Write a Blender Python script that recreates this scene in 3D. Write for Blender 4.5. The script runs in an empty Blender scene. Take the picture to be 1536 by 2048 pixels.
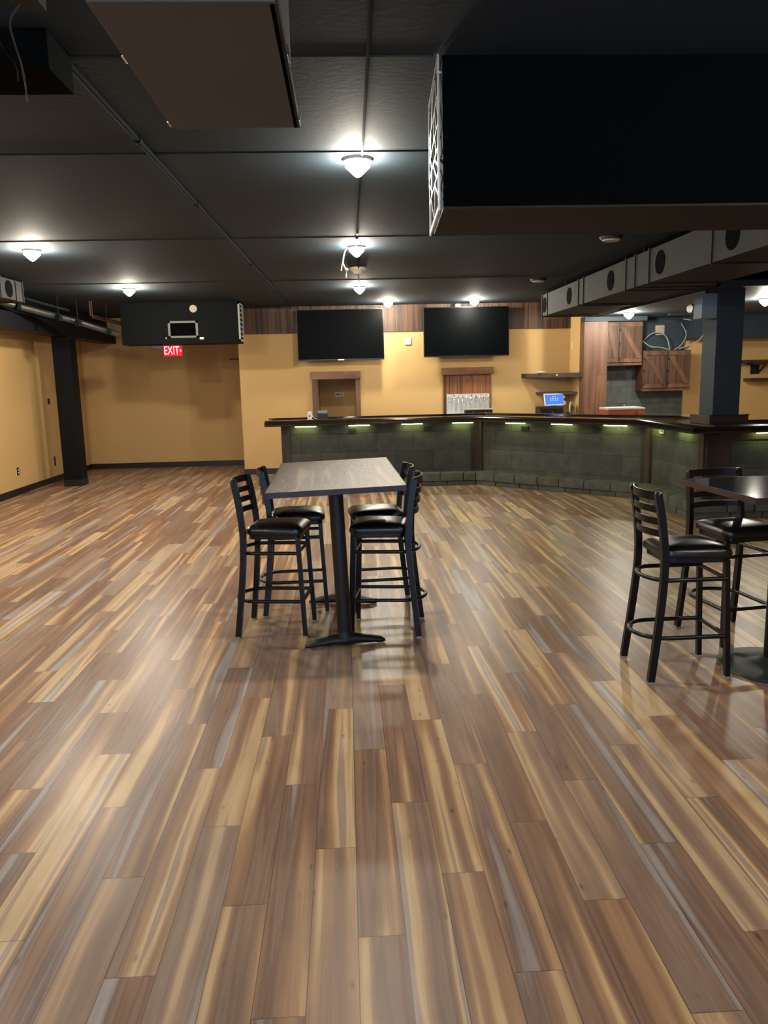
import bpy, bmesh, math, random
from math import sin, cos, pi, radians, sqrt, atan2, hypot
from mathutils import Vector, Matrix
random.seed(7)
SC = bpy.context.scene
COL = SC.collection

# ------------------------------------------------------------------ camera
def setup_camera():
    pitch, roll, yaw, f, h = radians(9.85), radians(-1.3), radians(2.6375), 1539.0, 1.7
    fw = Vector((sin(yaw)*cos(pitch), cos(yaw)*cos(pitch), -sin(pitch)))
    r = Vector((cos(yaw), -sin(yaw), 0)); u = r.cross(fw)
    c, s = cos(roll), sin(roll)
    r2 = c*r + s*u; u2 = -s*r + c*u
    cam = bpy.data.cameras.new('camera'); o = bpy.data.objects.new('camera', cam); COL.objects.link(o)
    m = Matrix(((r2.x, u2.x, -fw.x, 0), (r2.y, u2.y, -fw.y, 0), (r2.z, u2.z, -fw.z, h), (0, 0, 0, 1)))
    o.matrix_world = m
    cam.sensor_fit = 'VERTICAL'; cam.sensor_height = 24.0; cam.lens = 24.0*f/2048.0
    cam.clip_start = 0.05; cam.clip_end = 100
    SC.camera = o
setup_camera()

# ------------------------------------------------------------------ exposure, world, window light
SC.view_settings.view_transform = 'Standard'
SC.view_settings.look = 'None'
SC.view_settings.gamma = 1
SC.view_settings.use_curve_mapping = False
SC.view_settings.exposure = 1.15
SC.cycles.use_denoising = True
SC.cycles.max_bounces = 8
SC.cycles.diffuse_bounces = 5
SC.cycles.sample_clamp_indirect = 6
W = bpy.data.worlds.new('world'); SC.world = W; W.use_nodes = True
W.node_tree.nodes['Background'].inputs[0].default_value = (0.55, 0.7, 1.0, 1)
W.node_tree.nodes['Background'].inputs[1].default_value = 0.6
LAMP = 340.0         # radiance of the ceiling lamps
UNDER = 12.0
DAY = 95.0           # daylight added behind the camera, through an unseen window
al = bpy.data.lights.new('daylight', 'AREA'); al.shape = 'RECTANGLE'; al.size = 7.6; al.size_y = 1.7
al.energy = DAY; al.color = (0.36, 0.60, 1.0)
alo = bpy.data.objects.new('daylight', al); COL.objects.link(alo)
alo.location = (-0.4, -3.25, 1.45); alo.rotation_euler = (radians(90), 0, 0)   # just outside the rear window

# ------------------------------------------------------------------ materials
def lin(c):
    return tuple(((x/255.0)/12.92 if x/255.0 <= 0.04045 else (((x/255.0)+0.055)/1.055)**2.4) for x in c) + (1.0,)

def mat(name, rgb, rough=0.5, metal=0.0, spec=0.5, bump=0.0, bscale=40, var=0.0, vscale=3.0, coat=0.0):
    m = bpy.data.materials.new(name); m.use_nodes = True
    nt = m.node_tree; b = nt.nodes['Principled BSDF']
    b.inputs['Base Color'].default_value = lin(rgb)
    b.inputs['Roughness'].default_value = rough
    b.inputs['Metallic'].default_value = metal
    b.inputs['Specular IOR Level'].default_value = spec
    b.inputs['Coat Weight'].default_value = coat
    tc = nt.nodes.new('ShaderNodeTexCoord')
    if var:
        n = nt.nodes.new('ShaderNodeTexNoise'); n.inputs['Scale'].default_value = vscale; n.inputs['Detail'].default_value = 5
        nt.links.new(tc.outputs['Object'], n.inputs['Vector'])
        r = nt.nodes.new('ShaderNodeValToRGB')
        c = lin(rgb)
        r.color_ramp.elements[0].position = 0.3; r.color_ramp.elements[1].position = 0.7
        r.color_ramp.elements[0].color = tuple(x*(1-var) for x in c[:3]) + (1,)
        r.color_ramp.elements[1].color = tuple(min(1, x*(1+var)) for x in c[:3]) + (1,)
        nt.links.new(n.outputs['Fac'], r.inputs['Fac']); nt.links.new(r.outputs['Color'], b.inputs['Base Color'])
    if bump:
        n = nt.nodes.new('ShaderNodeTexNoise'); n.inputs['Scale'].default_value = bscale; n.inputs['Detail'].default_value = 6
        nt.links.new(tc.outputs['Object'], n.inputs['Vector'])
        bp = nt.nodes.new('ShaderNodeBump'); bp.inputs['Strength'].default_value = bump; bp.inputs['Distance'].default_value = 0.01
        nt.links.new(n.outputs['Fac'], bp.inputs['Height']); nt.links.new(bp.outputs['Normal'], b.inputs['Normal'])
    return m

def emis(name, rgb, strength):
    m = bpy.data.materials.new(name); m.use_nodes = True; nt = m.node_tree
    nt.nodes.remove(nt.nodes['Principled BSDF'])
    e = nt.nodes.new('ShaderNodeEmission'); e.inputs[0].default_value = tuple(rgb)+(1,); e.inputs[1].default_value = strength
    nt.links.new(e.outputs[0], nt.nodes['Material Output'].inputs[0])
    return m

class G:
    """small node graph helper"""
    def __init__(s, m): s.nt = m.node_tree
    def new(s, t, **k):
        n = s.nt.nodes.new(t)
        for a, v in k.items(): setattr(n, a, v)
        return n
    def put(s, sock, v):
        if hasattr(v, 'is_linked'): s.nt.links.new(v, sock)
        else: sock.default_value = v
    def m(s, op, a, b=0.0, c=0.0):
        n = s.new('ShaderNodeMath', operation=op)
        s.put(n.inputs[0], a); s.put(n.inputs[1], b); s.put(n.inputs[2], c)
        return n.outputs[0]
    def xyz(s, x, y, z):
        n = s.new('ShaderNodeCombineXYZ')
        for i, v in enumerate((x, y, z)): s.put(n.inputs[i], v)
        return n.outputs[0]
    def noise(s, vec, scale=1.0, detail=3.0, rough=0.5, dist=0.0):
        n = s.new('ShaderNodeTexNoise'); s.put(n.inputs['Vector'], vec)
        n.inputs['Scale'].default_value = scale; n.inputs['Detail'].default_value = detail
        n.inputs['Roughness'].default_value = rough; n.inputs['Distortion'].default_value = dist
        return n.outputs['Fac']
    def ramp(s, fac, stops):
        n = s.new('ShaderNodeValToRGB'); s.put(n.inputs['Fac'], fac); e = n.color_ramp.elements
        while len(e) > 1: e.remove(e[0])
        e[0].position = stops[0][0]; e[0].color = lin(stops[0][1])
        for p, c in stops[1:]:
            k = e.new(p); k.color = lin(c)
        return n.outputs['Color']
    def mul(s, col, fac, mode='MULTIPLY', amt=1.0):
        n = s.new('ShaderNodeMix', data_type='RGBA', blend_type=mode)
        n.inputs[0].default_value = amt
        s.put(n.inputs[6], col); s.put(n.inputs[7], fac)
        return n.outputs[2]

def plank(name, width, length, stops, across='X', along='Y', x0=0.0, y0=0.0, rough=0.35, nscale=(2.6, 0.42), seam=0.006, seamdark=0.45,
          grain=0.25, spec=0.5, stagger=1.0, bump=0.15, steps=None, detail=2.2, tint=None):
    m = bpy.data.materials.new(name); m.use_nodes = True; g = G(m); b = m.node_tree.nodes['Principled BSDF']
    tc = g.new('ShaderNodeTexCoord'); sp = g.new('ShaderNodeSeparateXYZ'); g.nt.links.new(tc.outputs['Object'], sp.inputs[0])
    X = sp.outputs[across]; Y = sp.outputs[along]
    u = g.m('DIVIDE', g.m('ADD', X, x0), width); i = g.m('FLOOR', u); fx = g.m('FRACT', u)
    if steps:      # explicit repeating offsets
        off = g.m('FRACT', g.m('MULTIPLY', i, steps))
    else:
        wn0 = g.new('ShaderNodeTexWhiteNoise', noise_dimensions='1D'); g.put(wn0.inputs['W'], i); off = wn0.outputs['Value']
    v = g.m('ADD', g.m('DIVIDE', g.m('ADD', Y, y0), length), g.m('MULTIPLY', off, stagger)); j = g.m('FLOOR', v); fy = g.m('FRACT', v)
    wn = g.new('ShaderNodeTexWhiteNoise', noise_dimensions='2D'); g.put(wn.inputs['Vector'], g.xyz(i, j, 0.0))
    sc = g.new('ShaderNodeSeparateColor'); g.nt.links.new(wn.outputs['Color'], sc.inputs[0])
    r1, r2, r3 = sc.outputs[0], sc.outputs[1], sc.outputs[2]
    # long streaks running with the plank
    px = g.m('ADD', g.m('MULTIPLY', fx, 1.0), g.m('MULTIPLY', r1, 37.0))
    py = g.m('ADD', g.m('MULTIPLY', Y, nscale[1]), g.m('MULTIPLY', r2, 91.0))
    wob = g.m('MULTIPLY', g.noise(g.xyz(r3, g.m('MULTIPLY', Y, 1.1), r1), 1.0, 2.0), 0.35)
    s1 = g.noise(g.xyz(g.m('MULTIPLY', g.m('ADD', px, wob), nscale[0]), py, g.m('MULTIPLY', r3, 20.0)), 1.0, detail, 0.4)
    s1 = g.m('ADD', s1, g.m('MULTIPLY', g.m('SUBTRACT', r3, 0.5), 0.13))
    fine = g.noise(g.xyz(g.m('MULTIPLY', px, 26.0), g.m('MULTIPLY', Y, 2.2), r2), 1.0, 4.0, 0.6)
    s1 = g.m('ADD', s1, g.m('MULTIPLY', g.m('SUBTRACT', fine, 0.5), 0.07))
    col = g.ramp(s1, stops)
    if tint:      # whole boards differ: some greyer, some redder
        mx = g.new('ShaderNodeMix', data_type='RGBA'); g.put(mx.inputs[0], g.m('MULTIPLY', g.m('MAXIMUM', g.m('SUBTRACT', r2, 0.45), 0.0), 0.85))
        g.put(mx.inputs[6], col); mx.inputs[7].default_value = lin(tint); col = mx.outputs[2]
    gr = g.noise(g.xyz(g.m('MULTIPLY', px, 60.0), g.m('MULTIPLY', Y, 5.0), r3), 1.0, 4.0, 0.65)
    gv = g.m('ADD', g.m('MULTIPLY', g.m('SUBTRACT', gr, 0.5), grain*2), 1.0)
    cloud = g.noise(g.xyz(g.m('MULTIPLY', px, 2.0), g.m('MULTIPLY', Y, 3.0), r1), 1.0, 3.0)
    gv = g.m('MULTIPLY', gv, g.m('ADD', g.m('MULTIPLY', g.m('SUBTRACT', cloud, 0.5), 0.55), 1.0))
    # knots
    vo = g.new('ShaderNodeTexVoronoi', feature='F1'); g.put(vo.inputs['Vector'], g.xyz(g.m('MULTIPLY', px, 1.6), g.m('MULTIPLY', Y, 4.2), g.m('MULTIPLY', r2, 7.0)))
    vo.inputs['Scale'].default_value = 1.0
    kn = g.m('SMOOTH_MIN', g.m('ADD', g.m('MULTIPLY', vo.outputs['Distance'], 6.0), 0.35), 1.0, 0.1)
    gv = g.m('MULTIPLY', gv, kn)
    e1 = g.m('LESS_THAN', fx, seam/width); e2 = g.m('LESS_THAN', fy, seam/length)
    sm = g.m('SUBTRACT', 1.0, g.m('MULTIPLY', g.m('MAXIMUM', e1, e2), 1.0-seamdark))
    gv = g.m('MULTIPLY', gv, sm)
    cc = g.new('ShaderNodeCombineColor')
    for k in range(3): g.put(cc.inputs[k], gv)
    out = g.mul(col, cc.outputs[0])
    g.put(b.inputs['Base Color'], out)
    g.put(b.inputs['Roughness'], g.m('ADD', g.m('MULTIPLY', g.m('SUBTRACT', gr, 0.5), 0.18), rough))
    b.inputs['Specular IOR Level'].default_value = spec
    bp = g.new('ShaderNodeBump'); bp.inputs['Strength'].default_value = bump; bp.inputs['Distance'].default_value = 0.002
    g.put(bp.inputs['Height'], g.m('MULTIPLY', gr, sm)); g.put(b.inputs['Normal'], bp.outputs[0])
    return m

def tile(name, bw, rh, c1, c2, mortar, z0=0.0, rough=0.7):
    m = bpy.data.materials.new(name); m.use_nodes = True; g = G(m); b = m.node_tree.nodes['Principled BSDF']
    tc = g.new('ShaderNodeTexCoord'); sp = g.new('ShaderNodeSeparateXYZ'); g.nt.links.new(tc.outputs['Object'], sp.inputs[0])
    br = g.new('ShaderNodeTexBrick'); g.put(br.inputs['Vector'], g.xyz(sp.outputs['X'], g.m('ADD', sp.outputs['Z'], z0), 0.0))
    br.inputs['Color1'].default_value = lin(c1); br.inputs['Color2'].default_value = lin(c2); br.inputs['Mortar'].default_value = lin(mortar)
    br.inputs['Scale'].default_value = 1.0; br.inputs['Brick Width'].default_value = bw; br.inputs['Row Height'].default_value = rh
    br.inputs['Mortar Size'].default_value = 0.003; br.inputs['Mortar Smooth'].default_value = 0.1
    n = g.noise(tc.outputs['Object'], 5.0, 6.0, 0.6)
    cr = g.ramp(n, [(0.3, (188, 188, 186)), (0.7, (255, 255, 255))])
    g.put(b.inputs['Base Color'], g.mul(br.outputs['Color'], cr)); b.inputs['Roughness'].default_value = rough
    n2 = g.noise(tc.outputs['Object'], 22.0, 6.0, 0.6)
    bp = g.new('ShaderNodeBump'); bp.inputs['Strength'].default_value = 0.3; bp.inputs['Distance'].default_value = 0.008
    g.put(bp.inputs['Height'], g.m('ADD', n2, g.m('MULTIPLY', br.outputs['Fac'], -1.0))); g.put(b.inputs['Normal'], bp.outputs[0])
    return m

M = {}
M['floor'] = plank('vinyl_plank_floor', 0.148, 1.22,
    [(0.22, (172, 164, 164)), (0.31, (150, 136, 130)), (0.35, (118, 94, 82)), (0.41, (142, 112, 94)), (0.44, (122, 92, 76)), (0.52, (146, 112, 88)),
     (0.575, (170, 132, 98)), (0.61, (194, 162, 120)), (0.665, (202, 174, 134)), (0.695, (168, 136, 112)), (0.74, (158, 146, 142)), (0.80, (186, 180, 182))],
    x0=0.013, y0=0.32, spec=0.27, rough=0.35, steps=0.3819, nscale=(1.75, 0.30), seam=0.003, grain=0.30, bump=0.06, detail=2.0, tint=(170, 154, 142))
rustic = [(0.3, (40, 28, 21)), (0.42, (64, 44, 32)), (0.5, (80, 54, 38)), (0.58, (98, 68, 46)), (0.7, (74, 58, 46))]
M['band_wood'] = plank('reclaimed_wood_band', 0.135, 3.0, rustic, 'X', 'Z', rough=0.6, seam=0.004, grain=0.3)
M['tap_wood'] = plank('tap_wall_boards', 0.11, 4.0, [(0.3, (70, 42, 26)), (0.45, (112, 68, 40)), (0.6, (146, 94, 54)), (0.75, (96, 64, 44))], 'X', 'Z', rough=0.5, seam=0.003)
M['pillar_wood'] = plank('pillar_boards', 0.19, 4.0, [(0.3, (64, 43, 32)), (0.45, (100, 68, 49)), (0.6, (122, 86, 61)), (0.75, (84, 59, 45))], 'X', 'Z', x0=-4.36+0.38, rough=0.55, seam=0.003)
M['cab_wood'] = plank('cabinet_boards', 0.16, 4.0, [(0.3, (42, 28, 20)), (0.45, (70, 45, 31)), (0.6, (92, 61, 42)), (0.75, (58, 40, 30))], 'X', 'Z', rough=0.55, seam=0.003)
M['trim_wood'] = plank('trim_boards', 0.4, 4.0, [(0.3, (98, 66, 46)), (0.5, (136, 94, 64)), (0.7, (156, 110, 76))], 'Z', 'X', rough=0.5, seam=0.0001)
M['jamb_wood'] = plank('jamb_boards', 0.4, 4.0, [(0.3, (58, 40, 29)), (0.5, (88, 62, 43)), (0.7, (112, 80, 56))], 'X', 'Z', rough=0.5, seam=0.0001)
M['post_wood'] = plank('bar_post_boards', 0.4, 4.0, [(0.3, (26, 19, 14)), (0.5, (48, 35, 25)), (0.7, (62, 45, 33))], 'X', 'Z', rough=0.55, seam=0.0001)
M['table_wood'] = plank('dark_table_boards', 0.138, 5.0, [(0.28, (22, 16, 12)), (0.42, (44, 33, 25)), (0.50, (58, 46, 35)), (0.56, (32, 24, 18)), (0.62, (58, 47, 37)), (0.75, (104, 94, 80))],
                        'X', 'Y', x0=0.413, rough=0.30, spec=0.2, seam=0.0015, nscale=(2.2, 0.9), grain=0.5, bump=1.0, seamdark=0.6)
M['bar_tile'] = tile('slate_tiles', 0.6, 0.3, (84, 85, 80), (66, 67, 64), (30, 30, 28), z0=0.05)
M['back_tile'] = tile('slate_backsplash', 0.6, 0.3, (100, 106, 104), (84, 90, 90), (54, 54, 54), z0=0.05)
M['curb'] = mat('rough_stone_brick', (82, 84, 75), 0.85, bump=0.7, bscale=18, var=0.25, vscale=7)
M['mustard'] = mat('mustard_wall_paint', (203, 167, 112), 0.75, spec=0.2, bump=0.05, bscale=120)
M['ceiling'] = mat('black_ceiling_paint_hazed', (34, 48, 58), 0.8, spec=0.3, bump=0.1, bscale=30)  # black paint lifted and blued to carry the flare haze
M['soffit'] = mat('shaded_soffit_paint', (5, 8, 10), 0.9, spec=0.03)  # dark paint blackened to hold the shade on the soffit front
M['brown'] = mat('soffit_underside_lit', (34, 32, 28), 0.7, spec=0.3)  # lighter brown stands for light caught by the soffit underside
M['navy'] = mat('blue_black_paint_lit', (46, 60, 70), 0.6, spec=0.4)  # lighter copy, puts the light on the right column into the colour
M['acpaint'] = mat('black_housing_paint', (4, 7, 8), 0.7, spec=0.12)
M['navy_dark'] = mat('blue_black_paint_dim', (4, 9, 15), 0.6, spec=0.2)  # darker copy of the blue-black paint, dim light put into the colour
M['baseboard'] = mat('black_baseboard', (22, 22, 22), 0.45)
M['galv'] = mat('galvanised_steel', (44, 46, 44), 0.7, metal=0.0, spec=0.2, bump=0.08, bscale=9, var=0.15, vscale=6)
M['galv_dark'] = mat('dull_sheet_metal', (76, 78, 76), 0.65, metal=0.2, var=0.08, vscale=2)
M['pipe'] = mat('dark_pipe', (120, 122, 120), 0.32, metal=0.9)
M['conduit'] = mat('painted_conduit', (24, 30, 34), 0.85, metal=0.0, spec=0.05)
M['copper'] = mat('copper_pipe', (70, 44, 32), 0.5, metal=0.5)
M['chair_metal'] = mat('black_powder_coat', (8, 11, 16), 0.32, spec=0.4, coat=0.0)
M['vinyl'] = mat('black_vinyl', (13, 12, 12), 0.33, spec=0.6, bump=0.12, bscale=14)
M['castiron'] = mat('black_cast_iron', (13, 15, 18), 0.5, bump=0.25, bscale=60)
M['castgrey'] = mat('greyish_round_base', (42, 48, 46), 0.42, bump=0.1, bscale=60)
M['black'] = mat('matte_black', (14, 14, 14), 0.55)
M['hole'] = mat('opening_shade_black', (3, 3, 3), 0.9, spec=0.05)  # black stands in for the shade inside the openings
M['frame_metal'] = mat('grey_metal_frame', (92, 98, 96), 0.5)
M['screen'] = mat('tv_screen', (2, 4, 5), 0.5, spec=0.05)
M['tvbody'] = mat('tv_plastic', (14, 14, 15), 0.4)
M['bartop'] = mat('glossy_dark_bar_top', (34, 26, 20), 0.12, spec=0.6, coat=0.6, var=0.3, vscale=5)
M['laminate'] = mat('glossy_dark_laminate', (30, 27, 26), 0.08, spec=0.7, coat=0.5)
M['edge_wood'] = mat('reddish_wood_edge', (52, 36, 28), 0.45, var=0.2, vscale=20)
M['white'] = mat('white_plastic', (215, 212, 200), 0.5)
M['offwhite'] = mat('cream_plastic', (176, 164, 146), 0.6)
M['chrome'] = mat('chrome', (225, 225, 222), 0.15, metal=1.0)
M['steel'] = mat('brushed_steel', (215, 215, 208), 0.4, metal=0.55)
M['lattice'] = mat('bare_metal_lattice', (205, 210, 214), 0.35, metal=0.7)
M['grille'] = mat('pale_grille', (150, 150, 142), 0.55)
M['terracotta'] = mat('red_brown_plastic', (168, 84, 52), 0.5)
M['red_dark'] = mat('dark_plastic_red_glow', (60, 16, 16), 0.5)  # dark plastic with the red reflection of the sign in its colour
M['blueplastic'] = mat('blue_plastic', (96, 132, 160), 0.3)
M['greybox'] = mat('blue_grey_steel_box', (120, 140, 160), 0.5)
M['shelf'] = mat('dark_shelf_board', (58, 44, 34), 0.5, var=0.3, vscale=8)
M['lamp'] = emis('lamp_diffuser', (1.0, 0.93, 0.78), LAMP)
M['lamp_strong'] = emis('strong_lamp_diffuser', (1.0, 0.90, 0.74), LAMP*1.6)
M['under'] = emis('yellow_green_light', (0.78, 0.98, 0.30), UNDER)
M['exit'] = emis('exit_red', (1.0, 0.30, 0.30), 1.6)
M['exitpanel'] = emis('exit_panel_glow', (0.75, 0.012, 0.02), 0.9)
M['tablet'] = emis('tablet_screen', (0.07, 0.20, 0.75), 0.6)
M['icon'] = emis('tablet_icons', (0.5, 0.75, 1.0), 0.6)
M['glass'] = mat('window_glass', (230, 240, 245), 0.02)
M['glass'].node_tree.nodes['Principled BSDF'].inputs['Transmission Weight'].default_value = 1.0

# ------------------------------------------------------------------ mesh helpers
class MB:
    def __init__(s): s.bm = bmesh.new()
    def box(s, x0, x1, y0, y1, z0, z1, bev=0.0, mtx=None):
        r = bmesh.ops.create_cube(s.bm, size=1.0)
        vs = r['verts']
        m = Matrix.Translation(((x0+x1)/2, (y0+y1)/2, (z0+z1)/2)) @ Matrix.Diagonal((abs(x1-x0), abs(y1-y0), abs(z1-z0), 1))
        bmesh.ops.transform(s.bm, matrix=m, verts=vs)
        if bev:
            es = list({e for v in vs for e in v.link_edges})
            rb = bmesh.ops.bevel(s.bm, geom=es, offset=bev, segments=2, profile=0.7, affect='EDGES')
            vs = list({v for v in rb['verts']} | {v for v in vs if v.is_valid})
        if mtx is not None: bmesh.ops.transform(s.bm, matrix=mtx, verts=vs)
        return s
    def cyl(s, p, q, r, r2=None, n=20):
        p = Vector(p); q = Vector(q); d = q-p
        if r2 is None: r2 = r
        m = Matrix.Translation((p+q)/2) @ d.to_track_quat('Z', 'Y').to_matrix().to_4x4()
        bmesh.ops.create_cone(s.bm, cap_ends=True, segments=n, radius1=r, radius2=r2, depth=d.length, matrix=m)
        return s
    def sphere(s, c, r, sx=1, sy=1, sz=1, n=16):
        m = Matrix.Translation(c) @ Matrix.Diagonal((sx, sy, sz, 1))
        bmesh.ops.create_uvsphere(s.bm, u_segments=n, v_segments=max(6, n//2), radius=r, matrix=m)
        return s
    def sweep(s, pts, prof, up=Vector((0, 0, 1)), closed=False, cap=True):
        """sweep a 2D profile [(a,b)] along pts; a goes sideways, b along 'up' made perpendicular"""
        pts = [Vector(p) for p in pts]; n = len(pts); rings = []
        for i, p in enumerate(pts):
            if closed: t = pts[(i+1) % n]-pts[i-1]
            else: t = pts[min(i+1, n-1)]-pts[max(i-1, 0)]
            t.normalize()
            sd = t.cross(up)
            if sd.length < 1e-4: sd = t.cross(Vector((0, 1, 0)))
            sd.normalize(); uu = sd.cross(t).normalized()
            rings.append([s.bm.verts.new(p+sd*a+uu*b) for a, b in prof])
        k = len(prof)
        for i in range(n if closed else n-1):
            A, B = rings[i], rings[(i+1) % n]
            for j in range(k): s.bm.faces.new((A[j], A[(j+1) % k], B[(j+1) % k], B[j]))
        if cap and not closed:
            s.bm.faces.new(rings[0][::-1]); s.bm.faces.new(rings[-1])
        return s
    def tube(s, pts, r, n=8, closed=False):
        return s.sweep(pts, [(r*cos(2*pi*i/n), r*sin(2*pi*i/n)) for i in range(n)], closed=closed)
    def bar(s, pts, w, h, up=Vector((0, 0, 1))):
        return s.sweep(pts, [(-w/2, -h/2), (w/2, -h/2), (w/2, h/2), (-w/2, h/2)], up=up)
    def poly(s, pts, z0, z1):
        a = [s.bm.verts.new((x, y, z0)) for x, y in pts]; b = [s.bm.verts.new((x, y, z1)) for x, y in pts]
        n = len(pts)
        s.bm.faces.new(a[::-1]); s.bm.faces.new(b)
        for i in range(n): s.bm.faces.new((a[i], a[(i+1) % n], b[(i+1) % n], b[i]))
        return s
    def build(s, name, m, parent=None, smooth=False, loc=None, rotz=0.0):
        bmesh.ops.recalc_face_normals(s.bm, faces=s.bm.faces)
        me = bpy.data.meshes.new(name); s.bm.to_mesh(me); s.bm.free()
        me.materials.append(m)
        if smooth:
            for p in me.polygons: p.use_smooth = True
            try: me.set_sharp_from_angle(angle=radians(38))
            except Exception: pass
        o = bpy.data.objects.new(name, me); COL.objects.link(o)
        if parent is not None: o.parent = parent
        if loc is not None: o.location = loc
        o.rotation_euler.z = rotz
        return o

def smoothpts(pts, it=2):
    pts = [Vector(p) for p in pts]
    for _ in range(it):
        q = [pts[0]]
        for a, b in zip(pts, pts[1:]): q += [a*0.75+b*0.25, a*0.25+b*0.75]
        q.append(pts[-1]); pts = q
    return pts

def struct(o): o['kind'] = 'structure'; return o
def tag(o, label, cat, group=None):
    o['label'] = label; o['category'] = cat
    if group: o['group'] = group
    return o
def thing(name, label, cat, loc=(0, 0, 0), rotz=0.0, group=None):
    o = bpy.data.objects.new(name, None); COL.objects.link(o); o.location = loc; o.rotation_euler.z = rotz
    o.empty_display_size = 0.2
    return tag(o, label, cat, group)
def copy_tree(o, parent=None):
    c = o.copy(); COL.objects.link(c)
    if parent is not None: c.parent = parent
    for ch in list(o.children): copy_tree(ch, c)
    return c

H = 3.0
# ------------------------------------------------------------------ room shell
struct(MB().box(-5.45, 9.2, -3.2, 16.2, -0.12, 0.0).build('floor', M['floor']))
struct(MB().box(-5.45, 9.2, -3.2, 16.2, H, H+0.12).build('ceiling', M['ceiling']))
struct(MB().box(-5.45, -5.25, -3.0, 16.0, 0, H).build('wall_left', M['mustard']))
struct(MB().box(-5.45, -1.9, 16.0, 16.2, 0, H).build('wall_back_left', M['mustard']))
struct(MB().box(9.0, 9.2, -3.0, 13.95, 0, H).build('wall_right', M['mustard']))
WB = 14.27
wb = MB()
wb.box(-1.9, -0.50, WB, WB+0.18, 0, H); wb.box(0.19, 4.15, WB, WB+0.18, 0, H)
wb.box(-0.50, 0.19, WB, WB+0.18, 1.70, H); wb.box(-1.9, -1.75, WB+0.18, 16.0, 0, H)
struct(wb.build('wall_back', M['mustard']))
struct(MB().box(4.15, 4.30, 13.66, WB+0.18, 0, H).box(4.30, 9.2, 13.95, WB, 0, H).build('wall_back_right', M['mustard']))
struct(MB().box(-0.62, -0.50, WB+0.18, 15.4, 0, H).box(0.75, 0.87, WB+0.18, 15.4, 0, H).box(-0.62, 0.87, 15.4, 15.5, 0, H).build('wall_hallway', M['mustard']))
# rear wall with an unseen window, added to bring in daylight
rw = MB().box(-5.45, -4.3, -3.2, -3.0, 0, H).box(3.5, 9.2, -3.2, -3.0, 0, H).box(-4.3, 3.5, -3.2, -3.0, 0, 0.55).box(-4.3, 3.5, -3.2, -3.0, 2.35, H)
struct(rw.build('wall_rear', M['mustard']))
win = struct(MB().box(-4.3, 3.5, -3.12, -3.06, 0.55, 0.61).box(-4.3, 3.5, -3.12, -3.06, 2.29, 2.35).box(-4.3, -4.24, -3.12, -3.06, 0.61, 2.29)
             .box(3.44, 3.5, -3.12, -3.06, 0.61, 2.29).box(1.4, 1.46, -3.12, -3.06, 0.61, 2.29).box(-2.46, -2.40, -3.12, -3.06, 0.61, 2.29).box(-0.6, -0.54, -3.12, -3.06, 0.61, 2.29).build('added_window_1', M['black']))
# baseboards
def baseboard(nm, x0, x1, y0, y1):
    struct(MB().box(x0, x1, y0, y1, 0, 0.105, bev=0.004).build(nm, M['baseboard']))
baseboard('baseboard_left', -5.25, -5.235, -3.0, 16.0)
baseboard('baseboard_back_left', -5.235, -1.9, 15.985, 16.0)
baseboard('baseboard_back', -1.9, -1.0, WB-0.015, WB)
baseboard('baseboard_back_return', -1.915, -1.9, WB, 15.985)
# low black ceiling over the kitchen side
struct(MB().box(4.32, 9.0, 9.0, 13.95, 2.66, 2.73).box(4.32, 4.36, 9.0, 13.60, 2.66, H).build('ceiling_kitchen', M['navy']))
struct(MB().box(4.15, 5.24, 13.40, 13.655, 2.585, 2.659).box(6.12, 9.0, 13.50, 13.949, 2.27, 2.659).build('trim_bulkhead', M['navy']))
# reclaimed wood band along the top of the bar wall
struct(MB().box(-1.9, 4.15, WB-0.022, WB, 2.53, H).build('trim_wood_band', M['band_wood']))
# fine seams of the ceiling boards
for k, (x0, x1, y) in enumerate([(-4.5, 0.40, 3.42), (-4.5, 9.0, 4.76), (-4.5, 3.0, 7.48), (-4.5, 3.0, 10.6)]):
    struct(MB().box(x0, x1, y-0.012, y+0.012, H-0.006, H).build('trim_%d' % (k+1), M['ceiling']))

# doorway and arrow sign
def framed(nm, xl, xr, z_open, ztop, jl, jr, hx0, hx1):
    o = struct(MB().box(hx0, hx1, WB-0.075, WB, z_open, ztop, bev=0.012).build(nm, M['trim_wood']))
    o2 = MB().box(jl, xl, WB-0.045, WB, 0, z_open, bev=0.004).build('jamb', M['jamb_wood'], o)
    o3 = MB().box(xr, jr, WB-0.045, WB, 0, z_open, bev=0.004).build('jamb', M['jamb_wood'], o)
    return o
framed('door_1', -0.50, 0.19, 1.705, 1.845, -0.60, 0.275, -0.63, 0.285)
a = MB().box(-0.21, -0.03, 15.385, 15.40, 1.36, 1.455, bev=0.002).build('arrow_sign', M['white'])
tag(a, 'small white sign with a black left-pointing arrow on the wall inside the doorway', 'sign')
ar = MB(); ar.box(-0.155, -0.065, 15.378, 15.385, 1.401, 1.415)
v = [ar.bm.verts.new(p) for p in ((-0.185, 15.378, 1.408), (-0.145, 15.378, 1.432), (-0.145, 15.378, 1.384), (-0.185, 15.385, 1.408), (-0.145, 15.385, 1.432), (-0.145, 15.385, 1.384))]
for f in ((0, 1, 2), (5, 4, 3), (0, 3, 4, 1), (1, 4, 5, 2), (2, 5, 3, 0)): ar.bm.faces.new([v[i] for i in f])
ar.build('arrow', M['black'], a)

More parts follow.
